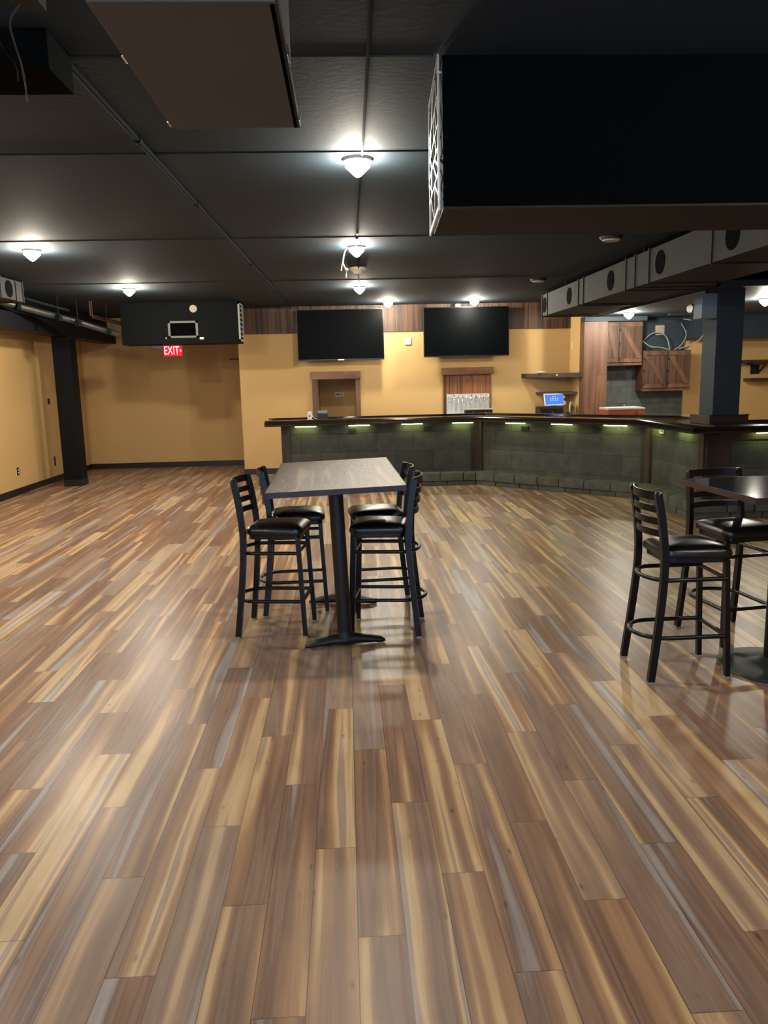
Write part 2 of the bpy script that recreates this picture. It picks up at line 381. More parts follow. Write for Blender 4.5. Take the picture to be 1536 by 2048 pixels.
# ------------------------------------------------------------------ ceiling lamps
def make_lamp():
    t = thing('ceiling_lamp', '', 'lamp')
    MB().cyl((0, 0, -0.018), (0, 0, 0.0), 0.085, 0.09, 32).build('housing', M['white'], t, True)
    m = MB(); prof = [(0.0, -0.105), (0.016, -0.100), (0.036, -0.082), (0.056, -0.062), (0.074, -0.044), (0.070, -0.030), (0.058, -0.018)]
    rings = [[m.bm.verts.new((r*cos(2*pi*i/28), r*sin(2*pi*i/28), z)) for i in range(28)] if r else [m.bm.verts.new((0, 0, z))] for r, z in prof]
    for A, B in zip(rings, rings[1:]):
        for i in range(28):
            j = (i+1) % 28
            m.bm.faces.new((A[0], B[i], B[j]) if len(A) == 1 else (A[i], B[i], B[j], A[j]))
    m.build('diffuser', M['lamp'], t, True)
    return t
lamps = [
 (0.115, 4.91, H, 'big bright ceiling lamp at top centre, nearest over the middle table'),
 (0.155, 8.0, H, 'second lamp of the centre row, with a white wire dangling beside it'),
 (0.247, 11.38, H, 'third lamp of the centre row, just beyond the smoke detector'),
 (0.78, 13.60, H, 'small bright lamp close to the wood band between the two televisions'),
 (2.27, 13.60, H, 'bright lamp right above the right-hand television'),
 (-2.99, 7.93, H, 'bright lamp on the black ceiling at the far left of the photo'),
 (-2.94, 11.15, H, 'lamp on the left in front of the black air housing'),
 (4.62, 12.6, 2.66, 'lit lamp under the low ceiling in front of the upper kitchen cabinets'),
 (5.78, 10.6, 2.66, 'lit lamp at the right edge beyond the blue-black column'),
 (-3.0, 4.8, H, 'unseen lamp added beside the viewer to light the near floor'),  # this lamp and those after it are unseen, added for light
 (-3.0, 1.7, H, 'unseen lamp added behind the viewer on the left to light the near floor'),
 (3.1, 1.7, H, 'unseen lamp added behind the viewer on the right to light the near floor'),
 (3.3, 4.95, H, 'unseen lamp added behind the black soffit above the right table'),
 (0.1, -1.3, H, 'unseen lamp added at the rear centre to light the near floor'),
]
L0 = make_lamp()
for k, (x, y, z, lab) in enumerate(lamps):
    o = L0 if k == 0 else copy_tree(L0)
    o.location = (x, y, z)
    if x < -2.5 and y > 7:      # far left lamps boosted to brighten the back left wall
        for ch in o.children:
            if ch.name.startswith('diffuser'): ch.material_slots[0].link = 'OBJECT'; ch.material_slots[0].material = M['lamp_strong']
    o['label'] = lab; o['group'] = 'round ceiling lamps'
# two lamps that are switched off
def off_lamp(x, y, lab):
    t = thing('unlit_ceiling_lamp', lab, 'lamp', (x, y, H), group='switched-off ceiling lamps')
    MB().cyl((0, 0, -0.03), (0, 0, 0), 0.10, 0.11, 32).build('housing', M['black'], t, True)
    MB().cyl((0, 0, -0.042), (0, 0, -0.03), 0.078, 0.086, 32).build('diffuser', M['offwhite'], t, True)
off_lamp(2.61, 7.66, 'unlit white disc lamp on the ceiling left of the round-holed duct, nearer one')
off_lamp(2.70, 10.85, 'unlit white disc lamp on the ceiling above the end of the duct, farther one')
t = thing('smoke_detector', 'cream smoke detector on the ceiling between second and third centre lamps', 'smoke detector', (0.19, 9.5, H))
MB().cyl((0, 0, -0.03), (0, 0, 0), 0.095, 0.10, 28).build('base', M['offwhite'], t, True)
MB().cyl((0, 0, -0.075), (0, 0, -0.03), 0.045, 0.075, 28).build('sensor_head', M['offwhite'], t, True)
w = MB().tube(smoothpts([(0.06, 8.0, 2.995), (0.03, 7.99, 2.94), (0.01, 7.98, 2.84), (0.03, 7.98, 2.80), (0.05, 7.98, 2.76), (0.04, 7.98, 2.70)]), 0.006)
w.tube(smoothpts([(0.01, 7.98, 2.84), (0.0, 7.98, 2.80), (-0.005, 7.98, 2.765)]), 0.006)
w.sphere((0.05, 7.98, 2.775), 0.016)
tag(w.build('dangling_wire', M['white'], None, True), 'white wire with a loose end hanging from the ceiling beside second centre lamp', 'wire')
# conduits on the ceiling
c = thing('ceiling_conduit', 'thin dark conduit running straight along the ceiling through the centre lamps', 'conduit', (0.12, 0, H))
MB().tube([(0, 1.0, -0.012), (0.02, 4.78, -0.012)], 0.007).tube([(0.02, 5.05, -0.012), (0.03, 7.88, -0.012)], 0.007).tube([(0.05, 8.12, -0.012), (0.12, 11.25, -0.012)], 0.007).build('tube', M['conduit'], c, True)
for y in (7.2, 7.45): MB().cyl((0.03, y, -0.012), (0.03, y+0.05, -0.012), 0.016).build('coupling', M['chrome'], c, True)
c = thing('ceiling_conduit', 'long grey conduit with couplings crossing the left ceiling towards the bar wall', 'conduit', (-1.08, 0, H))
MB().tube([(0, 3.3, -0.02), (0.16, 14.2, -0.02)], 0.014).build('tube', M['conduit'], c, True)
for y in (4.42, 5.95, 8.9, 11.6): MB().cyl((0.16*(y-3.3)/10.9, y, -0.02), (0.16*(y-3.3)/10.9, y+0.06, -0.02), 0.020).build('coupling', M['conduit'], c, True)

# black soffit box with the metal lattice on its end
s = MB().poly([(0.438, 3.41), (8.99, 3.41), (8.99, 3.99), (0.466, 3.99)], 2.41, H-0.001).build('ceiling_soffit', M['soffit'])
MB().poly([(0.438, 3.41), (8.99, 3.41), (8.99, 3.99), (0.466, 3.99)], 2.40, 2.4099).build('lit_underside', M['brown'], s)  # same soffit, lit tone painted on its underside
tag(s, 'deep black boxed soffit dropping from the ceiling across the upper right', 'soffit')
lt = MB(); y0, y1, z0, z1 = 3.40, 3.99, 2.392, 2.998
def L(a, b, w=0.016):
    pa = (0.419+0.028*a[0], y0+(y1-y0)*a[0], z0+(z1-z0)*a[1]); pb = (0.419+0.028*b[0], y0+(y1-y0)*b[0], z0+(z1-z0)*b[1])
    lt.bar([pa, pb], w, 0.008, up=Vector((1, 0, 0)))
for a, b in [((0, 0), (0, 1)), ((1, 0), (1, 1)), ((0, .985), (1, .985)), ((0, .02), (1, .02)), ((0, .75), (1, .72)), ((0, .57), (1, .555)), ((0, .42), (1, .43)), ((0, .25), (1, .25)),
             ((1, .62), (.7, .74)), ((.7, .74), (.25, 1)), ((.25, .92), (0, .62)), ((.55, .95), (.8, .57)), ((.35, .75), (.45, .57)), ((.15, .57), (.3, .74)),
             ((.5, .42), (.15, .25)), ((.35, .42), (0, .3)), ((.7, .42), (.75, .25)), ((1, .40), (.6, .25)), ((.3, .25), (.45, .02)), ((0, .10), (.35, .25)), ((.8, .25), (.45, .03)), ((.8, .25), (.88, .02)), ((.2, .42), (.3, .56)), ((.65, .43), (.85, .56))]:
    L(a, b, 0.022 if a[1] == .02 else 0.011)
# stand-offs that carry the lattice on the soffit end
for yy in (3.45, 3.95):
    for zz in (2.45, 2.95): lt.cyl((0.417+0.028*(yy-3.4)/0.59, yy, zz), (0.442+0.028*(yy-3.4)/0.59, yy, zz), 0.006, n=8)
tag(lt.build('lattice_panel', M['lattice']), 'tall cut-metal lattice panel seen edge-on at the end of the black soffit', 'panel')

# hanging sheet-metal unit, top left
t = thing('air_handler', 'boxy sheet-metal air unit with flat beige-grey underside hanging at top left', 'air unit', (-0.325, 2.24, 2.5))
MB().box(-0.185, 0.185, -0.41, 0.41, 0.012, 0.499, bev=0.004).build('casing', M['galv_dark'], t)
MB().box(-0.20, 0.20, -0.42, 0.42, 0.0, 0.012, bev=0.003).build('bottom_panel', M['galv_dark'], t)
for x, y in ((-0.19, 0.40), (0.19, 0.40), (-0.19, -0.1), (0.19, -0.1)):
    MB().box(x-0.018, x+0.018, y-0.03, y+0.02, 0.004, 0.03, bev=0.003).build('bracket', M['chrome'], t)
MB().box(0.187, 0.205, -0.41, 0.42, 0.0, 0.03).build('flange', M['galv'], t)
# loose wiring above left
t = thing('ceiling_beam', 'low black cross beam on the ceiling at upper left', 'beam', (0, 0, 0))
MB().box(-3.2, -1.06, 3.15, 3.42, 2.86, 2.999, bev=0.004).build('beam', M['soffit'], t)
t = thing('junction_box', 'open junction box with loose wires hanging from the ceiling at upper left corner', 'junction box', (-1.02, 2.86, H))
MB().box(-0.05, 0.05, -0.05, 0.05, -0.05, -0.001, bev=0.003).build('box', M['galv'], t)
MB().tube(smoothpts([(-0.02, 0, -0.05), (-0.07, 0.02, -0.09), (-0.09, 0.1, -0.12), (-0.12, 0.25, -0.16), (-0.17, 0.4, -0.22)], 3), 0.003).build('wire', M['galv'], t, True)
MB().tube(smoothpts([(-0.04, 0, -0.05), (-0.12, 0.04, -0.08), (-0.15, 0.12, -0.12), (-0.13, 0.22, -0.15), (-0.16, 0.3, -0.18)], 3), 0.003).build('wire', M['conduit'], t, True)

# long ventilation duct, right
DX0, DX1, DY0, DY1, DZ0, DZ1 = 3.16, 3.95, 4.3, 12.45, 2.61, 2.94
t = thing('ventilation_duct', 'long galvanised rectangular duct with round side openings along the right ceiling', 'duct', (DX0, DY0, DZ0))
MB().box(0, DX1-DX0, 0, DY1-DY0, 0, DZ1-DZ0, bev=0.004).build('duct_body', M['galv'], t)
for y in (4.6, 5.5, 6.7, 8.08, 8.47, 8.75, 10.3, 10.52, 12.12, 12.43):
    MB().box(-0.012, DX1-DX0+0.012, y-DY0-0.012, y-DY0+0.012, -0.012, DZ1-DZ0+0.012).build('seam_flange', M['galv'], t)
for y in (5.0, 6.35, 7.8, 9.25, 10.95, 12.3):
    MB().cyl((-0.006, y-DY0, 0.165), (0.02, y-DY0, 0.165), 0.115, n=32).build('round_opening', M['hole'], t)
for y in (5.2, 8.3, 11.2):
    [MB().box(xx, xx+0.03, y-DY0-0.015, y-DY0+0.015, DZ1-DZ0, H-DZ0-0.001).build('hanger_strap', M['conduit'], t) for xx in (0.02, 0.7)]

# left: beam, column, pipe run, duct stub
t = thing('ceiling_beam', 'long blue-black beam along the left side resting on the left column', 'beam', (-4.70, 8, 2.5))
MB().box(-0.145, 0.15, -11.0, 7.995, 0, 0.22, bev=0.004).build('beam', M['navy_dark'], t)
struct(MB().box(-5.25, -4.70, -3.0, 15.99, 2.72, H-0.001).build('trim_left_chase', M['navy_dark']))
def column(nm, lab, x0, x1, y0, y1, z0, z1, base=True, pm='navy_dark'):
    t = thing(nm, lab, 'column', ((x0+x1)/2, (y0+y1)/2, z0)); w, d = (x1-x0)/2, (y1-y0)/2
    MB().box(-w, w, -d, d, 0, z1-z0, bev=0.006).build('shaft', M[pm], t)
    if base: MB().box(-w-0.008, w+0.008, -d-0.008, d+0.008, 0, 0.11, bev=0.004).build('base_trim', M['baseboard'], t)
    return t
column('support_column', 'square blue-black column standing on the floor near the left wall', -4.84, -4.55, 13.30, 13.62, 0, 2.5)
P_ = [(-4.549, 10.8, 2.821), (-4.253, 11.7, 2.72), (-4.087, 12.2, 2.669), (-3.65, 12.94, 2.50)]
t = thing('pipe_run', 'silvery black pipe slanting along the left beam towards the black air housing', 'pipe', (0, 0, 0))
MB().tube([(-5.15, 9.0, 2.95)]+P_, 0.045, 14).build('pipe', M['pipe'], t, True)
MB().tube([(p[0]-0.02, p[1]-0.1, p[2]+0.14) for p in P_[:3]], 0.022, 10).build('upper_pipe', M['conduit'], t, True)
for k in (0.12, 0.45, 0.62, 0.9):
    p = Vector(P_[0]).lerp(Vector(P_[3]), k)
    MB().cyl(p, (p.x, p.y, H-0.001), 0.008, n=8).cyl(p-Vector((0.012, 0.03, -0.004)), p+Vector((0.012, 0.03, -0.004)), 0.052, n=14).build('hanger', M['conduit'], t, True)
MB().tube([(-3.95, 12.6, 2.99), (-3.95, 12.6, 2.78), (-3.66, 13.4, 2.70)], 0.016, 10).tube([(-3.92, 12.6, 2.99), (-3.92, 12.6, 2.74), (-3.64, 13.4, 2.66)], 0.012, 10).build('copper_line', M['copper'], t, True)
t = thing('duct_stub', 'short grey duct piece with a round opening at the far left above the beam', 'duct', (-4.0, 10.2, 2.72))
MB().box(-0.4, 0.0, -1.6, 0.0, 0.02, 0.26, bev=0.005).build('duct_body', M['galv'], t)
MB().cyl((-0.01, -0.42, 0.14), (0.006, -0.42, 0.14), 0.10, n=28).build('round_opening', M['hole'], t)
for y in (-0.02, -0.22, -0.65): MB().box(-0.41, 0.01, y-0.01, y+0.01, 0.012, 0.268).build('seam_flange', M['galv'], t)
MB().box(-0.2, -0.18, -0.8, -0.78, 0.26, 0.279).build('hanger_strap', M['conduit'], t)

# black air housing with framed opening and side grille
t = thing('air_housing', 'large black box housing hung from the ceiling in front of the mustard walls', 'air unit', (-2.655, 13.0, 2.33))
MB().box(-0.945, 0.945, 0, 0.53, 0, 0.669, bev=0.004).build('casing', M['acpaint'], t)
fr = MB(); X0, X1, Z0, Z1 = -0.19, 0.29, 0.095, 0.36
fr.box(X0, X1, -0.02, 0.0, Z0, Z0+0.03).box(X0, X1, -0.02, 0, Z1-0.03, Z1).box(X0, X0+0.035, -0.02, 0, Z0, Z1).box(X1-0.035, X1, -0.02, 0, Z0, Z1)
fr.build('opening_frame', M['frame_metal'], t)
MB().box(X0+0.035, X1-0.035, -0.004, 0.0, Z0+0.03, Z1-0.03).build('dark_opening', M['hole'], t)
MB().cyl((0.235, -0.03, 0.55), (0.235, 0, 0.55), 0.06, n=24).build('round_gauge', M['offwhite'], t, True)
MB().box(0.31, 0.375, -0.012, 0, 0.065, 0.10).build('white_tag', M['white'], t)
MB().box(-0.24, -0.225, -0.012, 0, 0.08, 0.105).build('small_clip', M['white'], t)
gr = MB(); gr.box(0.945, 0.972, 0.0, 0.03, 0.03, 0.64).box(0.945, 0.972, 0.47, 0.50, 0.03, 0.64).box(0.945, 0.972, 0, 0.5, 0.03, 0.055).box(0.945, 0.972, 0, 0.5, 0.615, 0.64)
for k in range(1, 8): gr.box(0.945, 0.966, 0.03, 0.47, 0.03+k*0.076, 0.045+k*0.076)
gr.build('side_grille', M['grille'], t)
# EXIT sign under the housing
def text_obj(body, size, m, parent, loc, rot, extrude=0.002, shear=0.0, spacing=1.0, name='lettering'):
    cu = bpy.data.curves.new(name, 'FONT'); cu.body = body; cu.size = size; cu.extrude = extrude; cu.align_x = 'CENTER'; cu.align_y = 'CENTER'
    cu.shear = shear; cu.space_character = spacing
    tmp = bpy.data.objects.new('tmp_text', cu); COL.objects.link(tmp)
    dg = bpy.context.evaluated_depsgraph_get(); me = bpy.data.meshes.new_from_object(tmp.evaluated_get(dg))
    bpy.data.objects.remove(tmp); bpy.data.curves.remove(cu)
    me.name = name; me.materials.clear(); me.materials.append(m)
    o = bpy.data.objects.new(name, me); COL.objects.link(o)
    if parent is not None: o.parent = parent
    o.location = loc; o.rotation_euler = rot
    return o
t = thing('exit_sign', 'glowing red EXIT sign under the black air housing', 'sign', (-2.82, 13.12, 2.33))
MB().box(-0.15, 0.15, -0.012, 0.0, -0.19, -0.02, bev=0.003).build('sign_panel', M['exitpanel'], t)
text_obj('EXIT', 0.17, M['exit'], t, (-0.02, -0.014, -0.105), (radians(90), 0, 0), 0.002).scale = (0.72, 1.12, 1)
v = MB(); vv = [v.bm.verts.new(p) for p in ((0.115, -0.015, -0.075), (0.146, -0.015, -0.105), (0.115, -0.015, -0.135), (0.122, -0.015, -0.105))]
v.bm.faces.new(vv); v.build('chevron', M['exit'], t)
MB().box(-0.16, 0.16, -0.03, 0.02, -0.025, 0.0, bev=0.004).build('mount', M['red_dark'], t)
MB().box(-0.36, -0.155, -0.03, 0.03, -0.075, -0.0, bev=0.02).build('side_housing', M['red_dark'], t)

# wall devices
def outlet(lab, loc, rotz, m, face=M['white'], kind='power_outlet', cat='power outlet', w=0.075, h=0.12, grp=None, holes=True):
    t = thing(kind, lab, cat, loc, rotz, grp)
    MB().box(-w/2, w/2, -0.008, 0, -h/2, h/2, bev=0.003).build('cover_plate', m, t)
    if holes:
        for z in (-0.024, 0.024): MB().box(-0.015, 0.015, -0.011, -0.007, z-0.013, z+0.013, bev=0.002).build('socket', face, t)
    return t
G90 = radians(90)
outlet('black outlet plate with white sockets low on the left wall, nearest the viewer', (-5.25, 12.47, 0.37), G90, M['black'])
outlet('tall blank black plate low on the left wall just before the column', (-5.25, 14.05, 0.37), G90, M['black'], kind='blank_plate', cat='wall plate', h=0.17, w=0.06, holes=False)
outlet('small black wall switch at chest height left of the column', (-5.25, 14.03, 1.43), G90, M['black'], kind='wall_switch', cat='switch', w=0.09, h=0.10, holes=False)
outlet('outlet low in the far left corner right of the column', (-5.25, 15.7, 0.36), G90, M['white'], M['black'])
t = thing('thermostat', 'square white box on the mustard wall between the two televisions', 'thermostat', (1.165, WB, 2.36))
MB().box(-0.055, 0.055, -0.03, 0, -0.065, 0.065, bev=0.006).build('case', M['white'], t)
MB().box(-0.03, 0.03, -0.034, -0.03, -0.02, 0.03, bev=0.001).build('display', M['offwhite'], t)
tag(MB().box(4.14, 4.15, 14.08, 14.13, 2.14, 2.28, bev=0.002).build('wall_sensor', M['white']), 'slim white strip on the side wall just left of the wooden pillar', 'sensor')
t = thing('door_bracket', 'thin black bracket on the far left wall below the air housing', 'bracket', (-2.1, 16.0, 2.15))
MB().box(-0.22, 0.0, -0.015, 0, -0.01, 0.01).build('arm', M['black'], t)
MB().box(0.01, 0.03, -0.015, 0, 0.03, 0.13).build('plate', M['black'], t)

# ------------------------------------------------------------------ televisions
def tv(lab, x0, x1, z0, z1, yf):
    cx, cz = (x0+x1)/2, (z0+z1)/2; w, h = (x1-x0)/2, (z1-z0)/2
    t = thing('television', lab, 'television', (cx, yf, cz)); t.rotation_euler.x = radians(-2.0)
    MB().box(-w, w, 0, 0.05, -h, h, bev=0.006).build('housing', M['tvbody'], t)
    MB().box(-w+0.012, w-0.012, -0.003, 0.001, -h+0.022, h-0.012).build('screen', M['screen'], t)
    MB().box(-0.05, 0.05, -0.004, 0.0, -h+0.004, -h+0.014).build('logo_bar', M['chrome'], t)
    mb = MB().box(-0.3, 0.3, 0.05, 0.075, -0.22, 0.22, bev=0.003)
    mb.box(-0.12, 0.12, 0.07, WB-yf-0.03, -0.12, 0.12)
    mb.build('wall_mount', M['black'], t)
    return t
YT = 14.02
tv('large black television left of centre above the framed doorway', -0.825, 0.715, 2.035, 2.925, YT)
tv('large black television right of centre above the beer taps', 1.425, 2.965, 2.055, 2.925, YT)
tag(MB().box(2.02, 2.10, 14.10, 14.2469, 2.935, 2.985, bev=0.004).build('camera_box', M['white']), 'tiny white box on the wood band above the right-hand television', 'sensor')

# ------------------------------------------------------------------ beer tap wall
t = thing('tap_wall', 'reddish plank beer-tap wall with wooden header and steel back plate', 'tap wall', (2.24, WB, 0))
MB().box(-0.44, 0.44, -0.03, 0, 0.977, 1.74).build('plank_panel', M['tap_wood'], t)
MB().box(-0.47, 0.48, -0.10, 0, 1.735, 1.865, bev=0.012).build('header', M['trim_wood'], t)
MB().box(-0.385, 0.41, -0.045, -0.03, 1.0, 1.385, bev=0.003).build('steel_plate', M['steel'], t)
MB().box(-0.40, 0.43, -0.19, -0.046, 0.995, 1.025, bev=0.004).build('drip_tray', M['steel'], t)
for k in range(10):
    x = -0.345+k*0.081
    f = MB(); f.cyl((x, -0.045, 1.31), (x, -0.055, 1.31), 0.022, n=16).cyl((x, -0.05, 1.31), (x, -0.12, 1.31), 0.011, n=12)
    f.sphere((x, -0.118, 1.315), 0.025, n=12).cyl((x, -0.12, 1.30), (x, -0.14, 1.235), 0.014, 0.011, 12).cyl((x, -0.118, 1.32), (x, -0.118, 1.37), 0.014, 0.009, 12)
    fo = f.build('faucet', M['chrome'], t, True)
t = thing('back_counter', 'dark low counter along the mustard wall behind the bar', 'counter', (2.8, 13.98, 0))
MB().box(-1.35, 1.34, -0.33, 0.285, 0.05, 0.94).build('carcass', M['black'], t)
MB().box(-1.37, 1.345, -0.36, 0.285, 0.94, 0.975, bev=0.004).build('worktop', M['bartop'], t)
t = thing('black_case', 'black case with pale rim and white script, standing right of the taps', 'case', (2.355, 13.70, 0.976))
MB().box(-0.245, 0.24, -0.07, 0.10, 0, 0.135, bev=0.01).build('case_body', M['black'], t)
MB().box(-0.26, 0.265, -0.08, 0.11, 0.135, 0.155, bev=0.005).build('lid_rim', M['offwhite'], t)
text_obj('Executive Chef', 0.05, M['white'], t, (0.02, -0.072, 0.075), (radians(90), 0, 0), 0.001, shear=0.4)

# corner shelves
def corner_shelf(lab, xl, yr, z, th):
    a = MB().poly([(xl, WB), (4.15, WB), (4.15, yr)], z-th, z).build('corner_shelf', M['shelf']); tag(a, lab, 'shelf', 'corner shelves beside the wooden pillar')
corner_shelf('wide triangular dark shelf across the corner, the upper one', 3.25, 13.45, 1.725, 0.075)
corner_shelf('smaller triangular dark shelf behind the tablet, the lower one', 3.52, 13.74, 1.39, 0.05)
tag(MB().sphere((3.55, 14.02, 1.745), 0.06, 1.5, 0.6, 0.3).build('folded_cloth', M['white'], None, True), 'crumpled white cloth lying on the upper corner shelf', 'cloth')
tag(MB().sphere((3.79, 13.79, 1.69), 0.022, 1, 0.6, 1).build('shelf_knob', M['white'], None, True), 'tiny white knob on the front edge of the upper corner shelf', 'knob')  # plain white knob, unlit
t = thing('cash_drawer', 'black cash drawer on the back counter below the blue tablet', 'cash drawer', (3.68, 13.80, 0.976))
MB().box(-0.22, 0.20, -0.12, 0.24, 0.0, 0.155, bev=0.006).build('case', M['black'], t)
MB().box(-0.19, 0.17, -0.128, -0.12, 0.02, 0.13, bev=0.003).build('drawer', M['tvbody'], t)
MB().cyl((0.0, -0.135, 0.06), (0.0, -0.128, 0.06), 0.013, n=12).build('lock', M['chrome'], t, True)
t = thing('tablet_register', 'white-rimmed tablet with a lit blue screen standing on the cash drawer', 'tablet', (3.75, 13.78, 1.142)); t.rotation_euler = (radians(-20), 0, radians(6))
MB().box(-0.185, 0.185, 0, 0.018, 0.01, 0.235, bev=0.008).build('bezel', M['white'], t)
MB().box(-0.165, 0.165, -0.003, 0.001, 0.03, 0.215).build('screen', M['tablet'], t)
ic = MB()
for i in range(4):
    for j in range(2): ic.box(-0.075+i*0.045, -0.055+i*0.045, -0.005, -0.003, 0.10+j*0.03, 0.115+j*0.03)
for i in range(2): ic.box(-0.03+i*0.045, -0.01+i*0.045, -0.005, -0.003, 0.165, 0.178)
ic.build('icons', M['icon'], t)
MB().box(-0.05, 0.05, 0.018, 0.06, 0.012, 0.12, bev=0.01).build('stand', M['black'], t)
MB().box(0.18, 0.215, -0.01, 0.03, 0.02, 0.09, bev=0.006).box(0.18, 0.21, -0.01, 0.02, 0.14, 0.19, bev=0.006).build('card_slot', M['white'], t)
t = thing('plate_on_stand', 'white oval disc with a blue centre leaning beside the register', 'plate', (4.04, 13.72, 0.976)); t.rotation_euler.z = radians(52)
m_ = Matrix.Translation((0, 0, 0.13)) @ Matrix.Rotation(radians(90), 4, 'X')
d = MB(); bmesh.ops.create_cone(d.bm, cap_ends=True, segments=32, radius1=0.115, radius2=0.115, depth=0.012, matrix=m_); d.build('disc', M['white'], t, True)
d = MB(); bmesh.ops.create_cone(d.bm, cap_ends=True, segments=24, radius1=0.05, radius2=0.05, depth=0.016, matrix=m_); d.build('blue_centre', M['blueplastic'], t, True)
MB().box(-0.05, 0.05, 0.008, 0.07, 0, 0.05, bev=0.004).build('stand', M['black'], t)
tag(MB().box(3.22, 3.42, 13.68, 13.95, 0.976, 0.992, bev=0.003).build('menu_folder', M['black']), 'flat black folder lying on the back counter left of the register', 'folder')

# ------------------------------------------------------------------ wooden pillar, kitchen side
t = thing('wood_pillar', 'reddish plank-clad pillar at the corner between bar wall and kitchen cabinets', 'pillar', (4.36, 13.5, 0))
MB().box(-0.20, 0.195, -0.10, 0.155, 0, 2.58, bev=0.004).build('boards', M['pillar_wood'], t)
MB().box(-0.215, -0.2, -0.10, 0.155, 0, 2.58).build('edge_board', M['jamb_wood'], t)
struct(MB().box(4.56, 6.14, 13.925, 13.949, 0.3, 2.58).build('trim_tile_backsplash', M['back_tile']))
struct(MB().box(5.26, 6.12, 13.90, 13.924, 2.08, 2.659).build('trim_black_niche', M['navy']))
def cabinet(lab, x0, x1, z0, z1, splits, diag):
    t = thing('wall_cabinet', lab, 'cabinet', ((x0+x1)/2, 13.60, z0), group='rustic upper kitchen cabinets'); w = (x1-x0)/2; h = z1-z0
    MB().box(-w, w, 0, 0.324, 0, h, bev=0.003).build('carcass', M['cab_wood'], t)
    MB().box(-w-0.004, w+0.004, -0.012, 0.0, 0, 0.045, bev=0.003).build('bottom_rail', M['jamb_wood'], t)
    for a, b in splits:
        a -= (x0+x1)/2; b -= (x0+x1)/2
        d = MB().box(a+0.006, b-0.006, -0.02, 0, 0.05, h-0.01, bev=0.003).build('door', M['cab_wood'], t)
        fm = MB().box(a+0.01, b-0.01, -0.032, -0.02, 0.055, 0.12).box(a+0.01, b-0.01, -0.032, -0.02, h-0.085, h-0.015)
        q = Vector((a+0.05, -0.026, h-0.09)); r = Vector((b-0.05, -0.026, 0.12))
        fm.bar([q, r], 0.012, 0.08, up=Vector((0, 0, 1)))
        fm.build('brace', M['jamb_wood'], d)
        for z in (0.12, h*0.5, h-0.14): MB().box(a+0.0, a+0.022, -0.038, -0.02, z-0.02, z+0.02, bev=0.002).build('hinge', M['black'], d)
    return t
cabinet('rustic wood cabinet right of the pillar, the higher of the two', 4.585, 5.24, 1.83, 2.585, [(4.585, 4.82), (4.82, 5.24)], 1)
cabinet('rustic wood cabinet with braced doors under the loose cables, the lower one', 5.262, 6.12, 1.37, 2.075, [(5.262, 5.70), (5.70, 6.12)], 1)
t = thing('wifi_router', 'white rounded-square router on the black niche above the lower cabinet', 'router', (5.66, 13.90, 2.44))
MB().box(-0.085, 0.085, -0.035, 0, -0.09, 0.09, bev=0.03).build('case', M['offwhite'], t, True)
MB().box(-0.04, -0.02, -0.038, -0.034, 0.06, 0.07).box(0.03, 0.05, -0.038, -0.034, 0.06, 0.07).build('led', M['white'], t)
def cable(lab, pts): tag(MB().tube(smoothpts(pts, 3), 0.010).build('cable', M['grille'], None, True), lab, 'cable', 'loose cables above the lower cabinet')
cable('thick pale cable arching down from the ceiling at the right of the black niche', [(6.02, 13.75, 2.62), (6.25, 13.55, 2.56), (6.32, 13.5, 2.38), (6.2, 13.5, 2.2), (5.95, 13.7, 2.1)])
cable('grey cable looping low across the black niche', [(5.32, 13.85, 2.22), (5.5, 13.8, 2.42), (5.75, 13.78, 2.36), (5.8, 13.75, 2.1)])
cable('pale cable lying in front on top of the lower cabinet', [(5.30, 13.72, 2.25), (5.42, 13.7, 2.14), (5.6, 13.7, 2.14), (5.78, 13.7, 2.085)])
cable('thin cable curving up behind the thick one', [(6.04, 13.86, 2.55), (6.14, 13.8, 2.35), (6.02, 13.8, 2.15), (5.9, 13.8, 2.09)])
t = thing('track_bracket', 'pale metal bracket under the low ceiling above the router', 'bracket', (5.75, 12.9, 2.63))
MB().box(-0.35, 0.25, -0.03, 0.03, -0.012, 0.029, bev=0.004).build('rail', M['galv'], t)
MB().bar([(0.15, -0.02, 0.0), (0.28, -0.1, -0.07)], 0.02, 0.02).build('strut', M['chrome'], t)

# right wall shelves
t = thing('wall_shelf', 'small dark shelf with bracket on the wall right of the column, the upper one', 'shelf', (7.35, 13.95, 1.83), group='dark wall shelves right of the column')
MB().box(-0.35, 0.33, -0.25, 0, 0, 0.05, bev=0.003).build('board', M['shelf'], t)
MB().box(-0.02, 0.25, -0.22, 0, -0.035, 0.0).build('cleat', M['shelf'], t)
MB().bar([(0.0, -0.18, -0.03), (0.06, -0.02, -0.17)], 0.02, 0.02).bar([(0.24, -0.18, -0.03), (0.20, -0.02, -0.17)], 0.02, 0.02).box(0.05, 0.21, -0.02, 0, -0.2, -0.02).build('bracket', M['black'], t)
t = thing('wall_shelf', 'long dark shelf running off the right edge, the lower one', 'shelf', (7.75, 13.95, 1.50), group='dark wall shelves right of the column')
MB().box(-0.47, 0.8, -0.25, 0, 0, 0.055, bev=0.003).build('board', M['shelf'], t)
MB().bar([(0.3, -0.2, 0.0), (0.3, -0.02, -0.2)], 0.03, 0.03).box(0.27, 0.33, -0.02, 0, -0.22, 0.0).build('bracket', M['black'], t)

